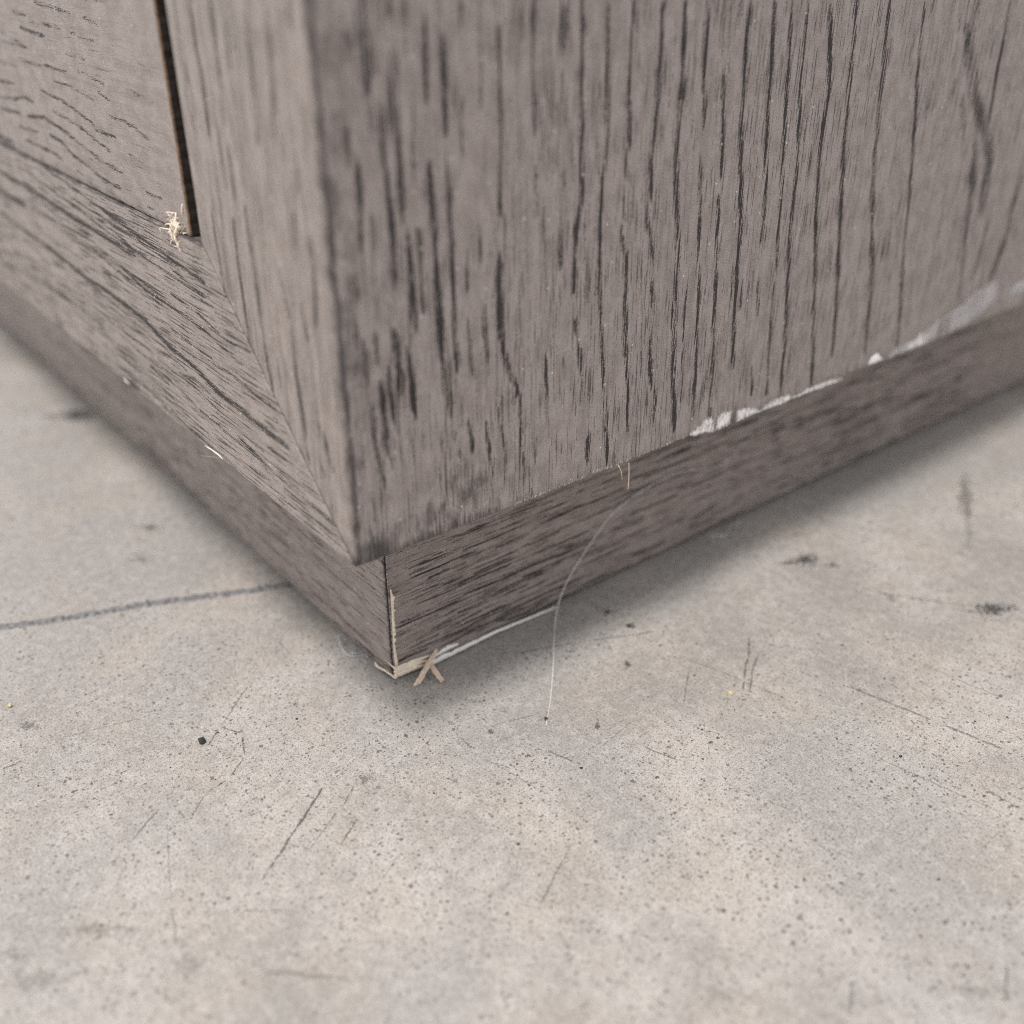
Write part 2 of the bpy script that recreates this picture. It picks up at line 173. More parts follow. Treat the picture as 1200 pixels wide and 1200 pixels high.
def oak(name, base=(0.340, 0.294, 0.281), pore=0.0, seed=0.0, poreamt=0.5, fuzz=0.0, porescale=2.3, streak=0.16, strands=3.1, tone=0.22):
    """grey stained oak: u across the grain and v along it, both in millimetres"""
    m = bpy.data.materials.new(name)
    t = NT(m)
    uv = t.n('ShaderNodeUVMap').outputs[0]
    uv = t.vec('ADD', uv, (seed * 137.0, seed * 61.0, seed))
    line = t.n('ShaderNodeAttribute', attribute_name='line').outputs['Fac']
    stain = t.n('ShaderNodeAttribute', attribute_name='stain').outputs['Fac']  # dark stain, and on some boards shade painted in with it
    fib, _ = t.noise(t.vec('MULTIPLY', uv, (4.2, 0.20, 1)), 1.0, 2.0, 0.6)
    fine, _ = t.noise(t.vec('MULTIPLY', uv, (8.0, 0.9, 1)), 1.0, 1.0, 0.6)
    strand, _ = t.noise(t.vec('MULTIPLY', uv, (2.3, 0.085, 1)), 1.0, 1.0, 0.5)
    prs, _ = t.noise(t.vec('MULTIPLY', uv, (porescale, porescale * 0.034, 1)), 1.0, 2.0, 0.55, 0.15)
    bands, _ = t.noise(t.vec('MULTIPLY', uv, (0.20, 0.016, 1)), 1.0, 2.0, 0.5)
    grit, _ = t.noise(uv, 3.4, 2.0, 0.65)
    cloud, _ = t.noise(t.vec('MULTIPLY', uv, (1, 0.6, 1)), 0.30, 3.0, 0.6)
    wide, _ = t.noise(t.vec('MULTIPLY', uv, (0.75, 0.018, 1)), 1.0, 2.0, 0.6)
    fibn = t.math('SUBTRACT', fib, 0.5)
    finen = t.math('SUBTRACT', fine, 0.5)
    gritn = t.math('SUBTRACT', grit, 0.5)
    # open pores: the growth lines break up into fibres, plus loose dashes between them
    lm = t.math('MULTIPLY', line, t.ramp(bands, 0.30, 0.62, 0.62, 1.12))
    l1 = t.math('MULTIPLY_ADD', t.math('SUBTRACT', strand, 0.5), strands, lm)
    l1 = t.math('MULTIPLY_ADD', fibn, 2.2, l1)
    l1 = t.math('MULTIPLY_ADD', finen, 1.5, l1)
    l1 = t.math('MULTIPLY_ADD', gritn, 1.3, l1)
    m1 = t.math('MULTIPLY', t.ramp(l1, 0.34, 0.78), t.ramp(line, 0.02, 0.30))
    thr = t.math('MULTIPLY_ADD', bands, -0.30, 0.82 - pore)
    p1 = t.math('MULTIPLY_ADD', finen, 0.30, prs)
    p1 = t.math('MULTIPLY_ADD', gritn, 0.18, p1)
    m2 = t.math('MULTIPLY', t.ramp(t.math('SUBTRACT', p1, thr), 0.0, 0.10), poreamt)
    dark = t.math('MAXIMUM', t.math('MULTIPLY', m1, 0.90), m2)
    b0 = t.mix(t.ramp(cloud, 0.36, 0.66), c4(base[0] * 1.06, base[1] * 1.065, base[2] * 1.07), c4(base[0] * .82, base[1] * .805, base[2] * .79))
    b0 = t.mix(t.ramp(wide, 0.50, 0.72, 0.0, tone * 1.6), b0, c4(base[0] * .58, base[1] * .57, base[2] * .57))
    b0 = t.mix(t.ramp(wide, 0.28, 0.46, tone, 0.0), b0, c4(base[0] * 1.25, base[1] * 1.26, base[2] * 1.24))
    b0 = t.mix(t.ramp(fib, 0.42, 0.66, 0.0, streak), b0, c4(base[0] * 1.22, base[1] * 1.22, base[2] * 1.21))
    b0 = t.mix(t.ramp(fib, 0.30, 0.46, streak, 0.0), b0, c4(base[0] * .66, base[1] * .65, base[2] * .64))
    b0 = t.mix(t.ramp(grit, 0.56, 0.70, 0.0, 0.38 + fuzz), b0, c4(base[0] * .42, base[1] * .40, base[2] * .40))
    b0 = t.mix(t.ramp(grit, 0.30, 0.43, 0.30 + fuzz, 0.0), b0, c4(base[0] * 1.3, base[1] * 1.3, base[2] * 1.29))
    if fuzz:
        b0 = t.mix(t.ramp(fine, 0.56, 0.72, 0.0, fuzz * 1.6), b0, c4(base[0] * 1.5, base[1] * 1.5, base[2] * 1.48))
        b0 = t.mix(t.ramp(fine, 0.28, 0.44, fuzz * 2.0, 0.0), b0, c4(base[0] * .42, base[1] * .40, base[2] * .40))
    b1 = t.mix(dark, b0, c4(0.014, 0.013, 0.015))
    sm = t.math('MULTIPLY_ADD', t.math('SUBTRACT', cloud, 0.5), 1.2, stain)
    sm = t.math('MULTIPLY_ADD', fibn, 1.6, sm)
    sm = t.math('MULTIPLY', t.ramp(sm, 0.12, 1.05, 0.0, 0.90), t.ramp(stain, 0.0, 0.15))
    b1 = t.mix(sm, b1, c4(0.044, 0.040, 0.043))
    # a little pale dust
    vd, vc = t.voro(uv, 0.15)
    sep = t.n('ShaderNodeSeparateColor')
    t.put(sep.inputs[0], vc)
    dust = t.math('MULTIPLY', t.ramp(vd, 0.018, 0.036, 1.0, 0.0), t.ramp(sep.outputs[0], 0.72, 0.76))
    b1 = t.mix(t.math('MULTIPLY', dust, 0.85), b1, c4(0.78, 0.75, 0.72))
    h = t.math('MULTIPLY_ADD', fib, 0.35, t.math('MULTIPLY', dark, -1.0))
    h = t.math('MULTIPLY_ADD', grit, 0.9 + fuzz, h)
    h = t.math('MULTIPLY_ADD', fine, 0.3 + fuzz, h)
    rough = t.math('MULTIPLY_ADD', dark, 0.10, t.ramp(fib, 0.3, 0.7, 0.35, 0.48))
    pr = t.finish(b1, rough, h, 0.7, 0.00022, 0.5)
    t.put(pr.inputs['Specular IOR Level'], t.ramp(dark, 0.0, 0.8, 0.5, 0.16))
    return m

def simple(name, c, rough=0.6, var=0.25, scale=900.0, stretch=(1, 1, 1), spec=0.3, alpha=None, bump=0.4):
    m = bpy.data.materials.new(name)
    t = NT(m)
    t.dim = '3D'
    co = t.n('ShaderNodeTexCoord').outputs['Object']
    v = t.vec('MULTIPLY', co, stretch)
    f, _ = t.noise(v, scale, 4.0, 0.65)
    f2, _ = t.noise(v, scale * 4.3, 2.0, 0.5)
    k = t.math('ADD', t.math('MULTIPLY', f, 0.65), t.math('MULTIPLY', f2, 0.35))
    k = t.ramp(k, 0.3, 0.7)
    colr = t.mix(k, c4(*[x * (1 - var) for x in c]), c4(*[min(1, x * (1 + var)) for x in c]))
    def ex(tt, sh):
        tr = tt.n('ShaderNodeBsdfTransparent')
        mx = tt.n('ShaderNodeMixShader')
        fd = tt.n('ShaderNodeAttribute', attribute_name='fade').outputs['Fac']
        kk = tt.math('MULTIPLY_ADD', fd, 1.1, tt.math('MULTIPLY_ADD', k, 1.0, -0.72))
        tt.put(mx.inputs[0], tt.ramp(kk, 0.0, 1.35, 0.0, min(1.0, alpha * 1.6)))
        tt.t.links.new(tr.outputs[0], mx.inputs[1])
        tt.t.links.new(sh, mx.inputs[2])
        return mx.outputs[0]
    t.finish(colr, rough, f, bump, 0.0001, spec, ex if alpha else None)
    return m

def mark(name, c, wob=0.0):
    """a worn-in mark on the slab: opaque along its middle, broken up and fading towards its rim"""
    m = bpy.data.materials.new(name)
    t = NT(m)
    co = t.vec('SCALE', t.n('ShaderNodeTexCoord').outputs['Object'], scale=1000.0)
    fade = t.n('ShaderNodeAttribute', attribute_name='fade').outputs['Fac']
    power = t.n('ShaderNodeAttribute', attribute_name='power').outputs['Fac']
    a, _ = t.noise(co, 0.8, 4.0, 0.7)
    b, _ = t.noise(co, 3.0, 3.0, 0.65)
    k = t.math('MULTIPLY_ADD', t.math('SUBTRACT', a, 0.5), 2.2 + wob * 2, fade)
    k = t.math('MULTIPLY_ADD', t.math('SUBTRACT', b, 0.5), 2.0, k)
    k = t.math('MULTIPLY', t.ramp(k, 0.30, 0.85), t.ramp(fade, 0.0, 0.3))
    k = t.math('MULTIPLY', k, power)
    def ex(tt, sh):
        tr = tt.n('ShaderNodeBsdfTransparent')
        mx = tt.n('ShaderNodeMixShader')
        tt.put(mx.inputs[0], k)
        tt.t.links.new(tr.outputs[0], mx.inputs[1])
        tt.t.links.new(sh, mx.inputs[2])
        return mx.outputs[0]
    t.finish(c4(*c), 0.65, None, spec=0.3, extra=ex)
    return m

def concrete():
    m = bpy.data.materials.new('worn_concrete')
    t = NT(m)
    co = t.vec('SCALE', t.n('ShaderNodeTexCoord').outputs['Object'], scale=1000.0)
    big, _ = t.noise(co, 0.013, 2.0, 0.6)
    mid, _ = t.noise(co, 0.040, 4.0, 0.60)
    small, _ = t.noise(co, 0.45, 3.0, 0.65)
    sand, _ = t.noise(co, 2.0, 2.0, 0.7)
    dust, _ = t.noise(co, 4.6, 1.0, 0.6)
    tan, _ = t.noise(t.vec('ADD', co, (41, 17, 3)), 0.05, 3.0, 0.65)
    base = t.mix(t.ramp(mid, 0.26, 0.72), c4(0.375, 0.358, 0.340), c4(0.535, 0.511, 0.486))
    base = t.mix(t.ramp(tan, 0.40, 0.70, 0, 0.50), base, c4(0.480, 0.428, 0.366))
    base = t.mix(t.ramp(big, 0.42, 0.62, 0, 0.60), base, c4(0.375, 0.370, 0.366))
    base = t.mix(t.ramp(t.math('ADD', t.math('MULTIPLY', big, .5), t.math('MULTIPLY', mid, .5)), 0.30, 0.50, 0.42, 0.0), base, c4(0.320, 0.306, 0.290))
    base = t.mix(t.ramp(small, 0.34, 0.50, 0.26, 0.0), base, c4(0.290, 0.268, 0.246))
    base = t.mix(t.ramp(small, 0.52, 0.68, 0.0, 0.26), base, c4(0.640, 0.612, 0.580))
    base = t.mix(t.ramp(sand, 0.55, 0.70, 0.0, 0.58), base, c4(0.150, 0.134, 0.120))
    base = t.mix(t.ramp(sand, 0.30, 0.45, 0.26, 0.0), base, c4(0.690, 0.650, 0.600))
    base = t.mix(t.ramp(dust, 0.55, 0.68, 0.0, 0.62), base, c4(0.170, 0.150, 0.132))
    # pits and dark aggregate specks of three sizes, patchy
    wob = t.vec('ADD', co, t.vec('SCALE', t.vec('SUBTRACT', t.noise(co, 1.6, 2.0)[1], (0.5, 0.5, 0.5)), scale=0.9))
    pits = None
    for sc, r0, keep, am in ((1.1, 0.34, 0.40, 0.95), (0.46, 0.19, 0.62, 1.0), (0.13, 0.080, 0.74, 1.0)):
        vd, vc = t.voro(t.vec('ADD', wob, (sc * 91, sc * 57, 0)), sc)
        sep = t.n('ShaderNodeSeparateColor')
        t.put(sep.inputs[0], vc)
        rad = t.math('MULTIPLY', t.ramp(sep.outputs[0], keep, 1.0, 0.0, 1.0, False), r0)
        d = t.math('MULTIPLY', t.ramp(t.math('SUBTRACT', rad, vd), -0.004, 0.03), am)
        d = t.math('MULTIPLY', d, t.ramp(sep.outputs[1], 0.0, 1.0, 0.4, 1.0))
        pits = d if pits is None else t.math('MAXIMUM', pits, d)
    pits = t.math('MULTIPLY', pits, t.ramp(mid, 0.30, 0.60, 0.35, 1.0))
    base = t.mix(1.0, base, c4(0.945, 0.928, 0.925), 'MULTIPLY')
    base = t.mix(t.math('MULTIPLY', pits, 0.85), base, c4(0.058, 0.053, 0.050))
    h = t.math('MULTIPLY_ADD', small, 0.5, t.math('MULTIPLY', sand, 0.5))
    t.finish(base, t.ramp(small, 0.3, 0.7, 0.52, 0.72), h, 0.6, 0.00025, 0.35)
    return m

M = dict(
    side=oak('grey_oak_side', seed=1.0, pore=0.06, poreamt=0.70, porescale=2.9),
    front=oak('grey_oak_front', base=(0.345, 0.298, 0.276), seed=2.0, pore=0.07, poreamt=0.50, streak=0.42, tone=0.50),
    rail=oak('grey_oak_rail', base=(0.345, 0.298, 0.276), seed=3.0, pore=0.10, poreamt=0.80, streak=0.40, strands=2.0, tone=0.35),
    panel=oak('grey_oak_panel', base=(0.335, 0.288, 0.268), seed=4.0, pore=-0.02, poreamt=0.4, strands=1.0),
    plinth=oak('grey_oak_plinth', base=(0.345, 0.294, 0.277), seed=5.0, pore=0.04, poreamt=0.8, fuzz=0.16, porescale=3.6),
    plinth_front=oak('grey_oak_plinth_front', base=(0.318, 0.270, 0.252), seed=6.0, pore=0.07, poreamt=0.8, fuzz=0.06, porescale=3.2),
    edge=simple('dark_stained_edge', (0.040, 0.033, 0.029), 0.55, 0.4, 500),
    raw=simple('raw_torn_wood', (0.87, 0.73, 0.61), 0.7, 0.20, 1300, (1, .22, 1), bump=0.8),
    stick=simple('raw_splinter', (0.76, 0.60, 0.48), 0.75, 0.26, 2200, (1, 1, .4), bump=0.8),
    white=simple('white_undercoat', (0.93, 0.91, 0.90), 0.45, 0.07, 1400, (1, .5, 1), 0.5, bump=0.8),
    chip=simple('chipped_edge', (0.90, 0.87, 0.87), 0.32, 0.10, 520, (1, 1.2, .8), 0.6, alpha=0.62, bump=0.4),
    film=simple('smeared_residue', (0.80, 0.79, 0.82), 0.3, 0.12, 200, (1, 1, 1), 0.6, alpha=0.30),
    fray=simple('frayed_veneer', (0.56, 0.51, 0.48), 0.6, 0.3, 1200, (1, 1.5, .4), 0.4, alpha=0.5),
    brown=simple('brown_arris', (0.20, 0.125, 0.075), 0.6, 0.4, 900),
    void=simple('dark_gap', (0.012, 0.011, 0.012), 0.8, 0.2, 500),
    hair=simple('pale_hair', (0.88, 0.88, 0.88), 0.3, 0.1, 900, spec=0.6),
    lint=simple('pale_lint', (0.75, 0.77, 0.80), 0.6, 0.1, 900, spec=0.4),
    grit=simple('dark_grit', (0.035, 0.035, 0.040), 0.7, 0.5, 2500),
    straw=simple('straw_crumb', (0.62, 0.50, 0.30), 0.7, 0.3, 2500),
    filler=simple('crack_filler', (0.19, 0.186, 0.190), 0.7, 0.95, 900, bump=1.0),
    floor=concrete(),
    scratch=mark('floor_scratch', (0.085, 0.077, 0.074)),
    stain=mark('floor_stain', (0.050, 0.051, 0.058), 0.5),
    glide=simple('black_plastic', (0.03, 0.03, 0.03), 0.5, 0.2, 300),
)

# ------------------------------------------------------------------ mesh helpers
def link(name, verts, faces, mat, parent=None, uv=None, attrs=None, smooth=False, fmat=None, mats=None):
    me = bpy.data.meshes.new(name)
    me.from_pydata([tuple(float(c) * S for c in v) for v in verts], [], faces)
    for mm in (mats or [mat]):
        me.materials.append(mm)
    if uv is not None:
        lay = me.uv_layers.new(name='UVMap')
        idx = np.empty(len(me.loops), dtype=np.int32)
        me.loops.foreach_get('vertex_index', idx)
        lay.data.foreach_set('uv', np.asarray(uv, dtype=np.float32)[idx].ravel())
    for k, a in (attrs or {}).items():
        at = me.attributes.new(k, 'FLOAT', 'POINT')
        at.data.foreach_set('value', np.asarray(a, dtype=np.float32))
    if fmat is not None:
        me.polygons.foreach_set('material_index', np.asarray(fmat, dtype=np.int32))
    if smooth:
        me.polygons.foreach_set('use_smooth', np.ones(len(me.polygons), dtype=bool))
    me.update()
    o = bpy.data.objects.new(name, me)
    col.objects.link(o)
    if parent is not None:
        o.parent = parent
    return o

def thing(o, label, cat, group=None):
    o['label'] = label
    o['category'] = cat
    if group:
        o['group'] = group
    return o

def line_field(A, B, lines, along):
    """how close each point of the board lies to a growth line: 1 on the line, 0 away from it"""
    out = np.zeros_like(A)
    for pts, w, s in lines:
        P = np.array(pts)
        lo = P.min(0) - 3 * w
        hi = P.max(0) + 3 * w
        sel = (A > lo[0]) & (A < hi[0]) & (B > lo[1]) & (B < hi[1])
        if not sel.any():
            continue
        a, b = A[sel], B[sel]
        best = np.full(a.shape, 1e9)
        tot = np.linalg.norm(P[1:] - P[:-1], axis=1).sum()
        acc = 0.0
        end = np.zeros(a.shape)
        for p, q in zip(P[:-1], P[1:]):
            d = q - p
            L = np.linalg.norm(d) + 1e-9
            h = np.clip(((a - p[0]) * d[0] + (b - p[1]) * d[1]) / (L * L), 0, 1)
            dist = np.hypot(a - p[0] - h * d[0], b - p[1] - h * d[1])
            pos = acc + h * L
            e = np.minimum(pos, tot - pos)
            upd = dist < best
            end = np.where(upd, e, end)
            best = np.minimum(best, dist)
            acc += L
        taper = np.clip(end / (2.2 * w), 0.15, 1) ** 0.5
        f = s * np.clip(1.12 - best / (w * 1.15 * (0.35 + 0.65 * taper)), 0, 1)
        out[sel] = np.maximum(out[sel], f)
    return out

def axis(lo, hi, fine, coarse, f0, f1):
    """sample positions: fine inside [f0,f1], coarse outside"""
    pts = [lo]
    while pts[-1] < hi - 1e-6:
        x = pts[-1]
        st = fine if f0 - 1e-6 <= x < f1 else coarse
        nx = x + st
        if x < f0 < nx:
            nx = f0
        pts.append(min(nx, hi))
    if len(pts) > 2 and pts[-1] - pts[-2] < 0.2 * fine:
        pts.pop(-2)
    return (np.array(pts) - lo) / (hi - lo)

def inset(q, r):
    q = np.array(q, float)
    out = []
    n = len(q)
    for i in range(n):
        p0, p1, p2 = q[i - 1], q[i], q[(i + 1) % n]
        d1 = (p1 - p0) / np.linalg.norm(p1 - p0)
        d2 = (p2 - p1) / np.linalg.norm(p2 - p1)
        n1 = np.array([-d1[1], d1[0]])
        n2 = np.array([-d2[1], d2[0]])
        a = np.array([d1, -d2]).T
        ra = r[i - 1] if isinstance(r, (list, tuple)) else r
        rb = r[i] if isinstance(r, (list, tuple)) else r
        t = np.linalg.solve(a, (p1 + n2 * rb) - (p1 + n1 * ra))
        out.append(p1 + n1 * ra + d1 * t[0])
    return np.array(out)

def board(name, parent, mat, quad, to3d, sa, sb, thick, bev, grain, lines=(), stain=None, rag=0.0, side_mat=None, arris_mat=None, flip=False):
    """a board: quad = face outline (a,b) counter-clockwise from (lo,lo); face at depth 0, body behind it;
    every front edge is rounded; grain = axis the fibres run along"""
    A0 = inset(quad, bev)
    s, t = np.meshgrid(sa, sb)                       # rows over b
    P = ((1 - s) * (1 - t))[..., None] * A0[0] + (s * (1 - t))[..., None] * A0[1] + (s * t)[..., None] * A0[2] + ((1 - s) * t)[..., None] * A0[3]
    nb, na = s.shape
    V = [np.concatenate([P.reshape(-1, 2), np.zeros((na * nb, 1))], 1)]
    faces = []
    ids = np.arange(na * nb).reshape(nb, na)
    f = np.stack([ids[:-1, :-1], ids[:-1, 1:], ids[1:, 1:], ids[1:, :-1]], -1).reshape(-1, 4)
    faces += f.tolist()
    fm = [0] * len(faces)
    loop = list(ids[0, :-1]) + list(ids[:-1, -1]) + list(ids[-1, :0:-1]) + list(ids[:0:-1, 0])
    par = []
    for k, (xs) in enumerate((sa[:-1], sb[:-1], 1 - sa[:0:-1], 1 - sb[:0:-1])):
        for x in xs:
            par.append((k, x))
    Q = np.array(quad, float)
    outer = np.array([Q[k] * (1 - x) + Q[(k + 1) % 4] * x for k, x in par])
    inner = P.reshape(-1, 2)[loop]
    n = len(loop)
    prev = loop
    base = na * nb
    jit = np.zeros(n)
    if rag:
        for i in range(n):
            o = outer[i]
            jit[i] = rag * (mnoise.noise(Vector((o[0] * .9, o[1] * .9, 3.3))) + .6 * mnoise.noise(Vector((o[0] * 3.1, o[1] * 3.1, 1.3))))
    rings = [(math.sin(a), 1 - math.cos(a)) for a in (math.pi / 8, math.pi / 4, 3 * math.pi / 8, math.pi / 2)]
    bm = max(bev) if isinstance(bev, (list, tuple)) else bev
    ringids = []
    for j, (g, dz) in enumerate(rings):
        k = np.clip(g + jit * g, 0, 1.15)[:, None]
        pts = inner * (1 - k) + outer * k
        V.append(np.concatenate([pts, np.full((n, 1), -dz * bm)], 1))
        cur = list(range(base, base + n))
        base += n
        for i in range(n):
            faces.append([prev[i], cur[i], cur[(i + 1) % n], prev[(i + 1) % n]][::-1] if False else [prev[i], cur[i], cur[(i + 1) % n], prev[(i + 1) % n]])
            fm.append(2 if arris_mat and par[i][0] == 1 else 0)
        prev = cur
        last = pts
    # sides and back: own vertices
    V.append(np.concatenate([last, np.full((n, 1), -bm)], 1))
    V.append(np.concatenate([last, np.full((n, 1), -thick)], 1))
    a0 = base
    b0 = base + n
    base += 2 * n
    for i in range(n):
        faces.append([a0 + i, b0 + i, b0 + (i + 1) % n, a0 + (i + 1) % n])
        fm.append(1 if side_mat else 0)
    V.append(np.concatenate([last, np.full((n, 1), -thick)], 1))
    faces.append(list(range(base, base + n))[::-1])
    fm.append(0)
    V = np.concatenate(V, 0)
    a, b, d = V[:, 0], V[:, 1], V[:, 2]
    u, v = (a - d * .7, b - d * .3) if grain == 'b' else (b - d * .7, a - d * .3)
    attrs = {'line': line_field(a, b, lines, grain), 'stain': stain(a, b) if stain else np.zeros(len(a))}
    X = to3d(a, b, d)
    # orient outwards
    f0 = faces[0]
    p = [np.array([X[k][i] for k in range(3)]) for i in f0[:3]]
    nrm = np.cross(p[1] - p[0], p[2] - p[0])
    o = np.array([to3d(np.zeros(1), np.zeros(1), np.ones(1))[k][0] - to3d(np.zeros(1), np.zeros(1), np.zeros(1))[k][0] for k in range(3)])
    nf = na * nb
    grid_ok = nrm @ o > 0
    grid_count = (na - 1) * (nb - 1)
    if not grid_ok:
        faces = [fc[::-1] for fc in faces]
    verts = np.stack(X, 1)
    me_mats = [mat, side_mat or mat, arris_mat or mat]
    ob = link(name, verts, faces, mat, parent, np.stack([u, v], 1), attrs, True, fm, me_mats)
    return ob

def smooth_path(pts, sub=6):
    P = [np.array(p, float) for p in pts]
    P = [2 * P[0] - P[1]] + P + [2 * P[-1] - P[-2]]
    out = []
    for i in range(1, len(P) - 2):
        for k in range(sub):
            t = k / sub
            a, b, c, d = P[i - 1], P[i], P[i + 1], P[i + 2]
            out.append(.5 * (2 * b + (c - a) * t + (2 * a - 5 * b + 4 * c - d) * t * t + (3 * b - a - 3 * c + d) * t ** 3))
    out.append(P[-2])
    return out

def tube_geo(pts, rad, sides=6, rough=0.0, flat=1.0, sub=6, seed=0):
    path = smooth_path(pts, sub)
    n = len(path)
    V, F = [], []
    up = np.array([0.3, 0.2, 1.0])
    for i, p in enumerate(path):
        t = path[min(i + 1, n - 1)] - path[max(i - 1, 0)]
        t /= np.linalg.norm(t) + 1e-9
        x = np.cross(up, t)
        x /= np.linalg.norm(x) + 1e-9
        y = np.cross(t, x)
        f = i / (n - 1)
        r = np.interp(f, np.linspace(0, 1, len(rad)), rad)
        for k in range(sides):
            a = 2 * math.pi * k / sides
            rr = r * (1 + rough * mnoise.noise(Vector((p[0] * 2.3 + k * 3.7, p[1] * 2.3, p[2] * 2.3 + seed))))
            V.append(p + x * math.cos(a) * rr + y * math.sin(a) * rr * flat)
    for i in range(n - 1):
        for k in range(sides):
            k2 = (k + 1) % sides
            F.append([i * sides + k, i * sides + k2, (i + 1) * sides + k2, (i + 1) * sides + k])
    F.append(list(range(sides))[::-1])
    F.append([(n - 1) * sides + k for k in range(sides)])
    return V, F

def merge(parts):
    V, F = [], []
    for v, f in parts:
        b = len(V)
        V += list(v)
        F += [[i + b for i in q] for q in f]
    return V, F

FADE = []
def flake_geo(poly, plane_x, th, rag=0.25, seed=0):
    """thin torn flake lying on the plane x = plane_x; outline in (y, z)"""
    pts = []
    n = len(poly)
    for i in range(n):
        a, b = np.array(poly[i]), np.array(poly[(i + 1) % n])
        L = np.linalg.norm(b - a)
        m = max(2, int(L / 0.35))
        d = (b - a) / (L + 1e-9)
        nr = np.array([-d[1], d[0]])
        for k in range(m):
            p = a + (b - a) * k / m
            pts.append(p + nr * rag * mnoise.noise(Vector((p[0] * 2.1, p[1] * 2.1, seed))))
    c = np.mean(pts, 0)
    V = [(plane_x + th * (1.0 + .5 * mnoise.noise(Vector((c[0], c[1], 9.)))), c[0], c[1])]
    FADE.append(1.0)
    n = len(pts)
    for k, (sc, h) in enumerate(((.6, 1.0), (.9, .75), (1.0, -.2))):
        for p in pts:
            q = c + (p - c) * sc
            FADE.append((1.0, .55, .05)[k])
            V.append((plane_x + th * (h + .35 * mnoise.noise(Vector((q[0] * 1.7, q[1] * 1.7, 5. + seed))) * (k < 2)), q[0], q[1]))
    F = [[0, 1 + i, 1 + (i + 1) % n] for i in range(n)]
    for k in range(2):
        for i in range(n):
            j = (i + 1) % n
            F.append([1 + k * n + i, 1 + (k + 1) * n + i, 1 + (k + 1) * n + j, 1 + k * n + j])
    return V, F

def ribbon_geo(path, w, nrm, up, th, seed=0, rag=.35, sub=10):
    """ragged strip running along a path: up = direction of its width, nrm = its outward face"""
    P = smooth_path(path, sub)
    n = len(P)
    nrm, up = np.array(nrm, float), np.array(up, float)
    V, F = [], []
    for i, p in enumerate(P):
        f = i / (n - 1)
        ww = np.interp(f, np.linspace(0, 1, len(w)), w)
        j = mnoise.noise(Vector((i * .37, seed, 0))) + .7 * mnoise.noise(Vector((i * 1.1, seed, 4)))
        k = mnoise.noise(Vector((i * .6, seed + 5, 0)))
        V += [p - nrm * th * .3, p + nrm * th * (1 + .4 * k), p + up * ww * (.55 + rag * k) + nrm * th * (1.1 + .5 * j), p + up * ww * (1 + rag * j) + nrm * th * .6, p + up * ww * (1 + rag * j) - nrm * th * .3]
    for i in range(n - 1):
        for k in range(4):
            F.append([i * 5 + k, (i + 1) * 5 + k, (i + 1) * 5 + k + 1, i * 5 + k + 1])
    F += [[0, 1, 2, 3, 4], [(n - 1) * 5 + k for k in (4, 3, 2, 1, 0)]]
    return V, F

# ------------------------------------------------------------------ the floor
fl = link('floor', [(-3000, -3000, 0), (3000, -3000, 0), (3000, 3000, 0), (-3000, 3000, 0)], [[0, 1, 2, 3]], M['floor'])
fl['kind'] = 'structure'
cp = smooth_path([(x, y, 0) for x, y in CRACK], 26)
V, F = [], []
nC = len(cp)
for i, p in enumerate(cp):
    t = cp[min(i + 1, nC - 1)] - cp[max(i - 1, 0)]
    t /= np.linalg.norm(t)
    nn = np.array([-t[1], t[0], 0])
    w = 1.2 * (1 + .5 * mnoise.noise(Vector((i * .31, 0, 0))) + .35 * mnoise.noise(Vector((i * .9, 7, 0))))
    off = .35 * mnoise.noise(Vector((i * .12, 3, 9))) + .2 * mnoise.noise(Vector((i * .5, 3, 9)))
    for k, (a, h) in enumerate(((-1.0, .01), (-.55, .07), (0, .10), (.5, .07), (1.0, .01))):
        hh = h + (.07 * mnoise.noise(Vector((i * .8, k * 2.1, 2))) if 0 < k < 4 else 0)
        V.append(p + nn * (a * w + off) + np.array([0, 0, max(hh, .008)]))
for i in range(nC - 1):
    for k in range(4):
        F.append([i * 5 + k, (i + 1) * 5 + k, (i + 1) * 5 + k + 1, i * 5 + k + 1])
link('filled_crack', V, F, M['filler'], fl)


for ax, ay, bx, by, w, s in SCRATCH:
    a, b = np.array([ax, ay]), np.array([bx, by])
    n = max(6, int(np.linalg.norm(b - a) / .8))
    d = (b - a) / np.linalg.norm(b - a)
    nn = np.array([-d[1], d[0]])
    V, F, fade = [], [], []
    for i in range(n + 1):
        p = a + (b - a) * i / n + nn * .35 * (mnoise.noise(Vector((ax + i * .13, ay, 0))) + .4 * mnoise.noise(Vector((ax + i * .6, ay, 5))))
        e = min(1.0, 5.0 * i / n, 5.0 * (n - i) / n)
        for k in (-1, 0, 1):
            q = p + nn * k * w * .95
            V.append((q[0], q[1], .012))
            fade.append(e if k == 0 else 0.0)
    for i in range(n):
        for k in (0, 1):
            F.append([i * 3 + k, i * 3 + k + 1, i * 3 + k + 4, i * 3 + k + 3][::-1])
    link('scratch', V, F, M['scratch'], fl, attrs={'fade': fade, 'power': [s * .70] * len(V)})
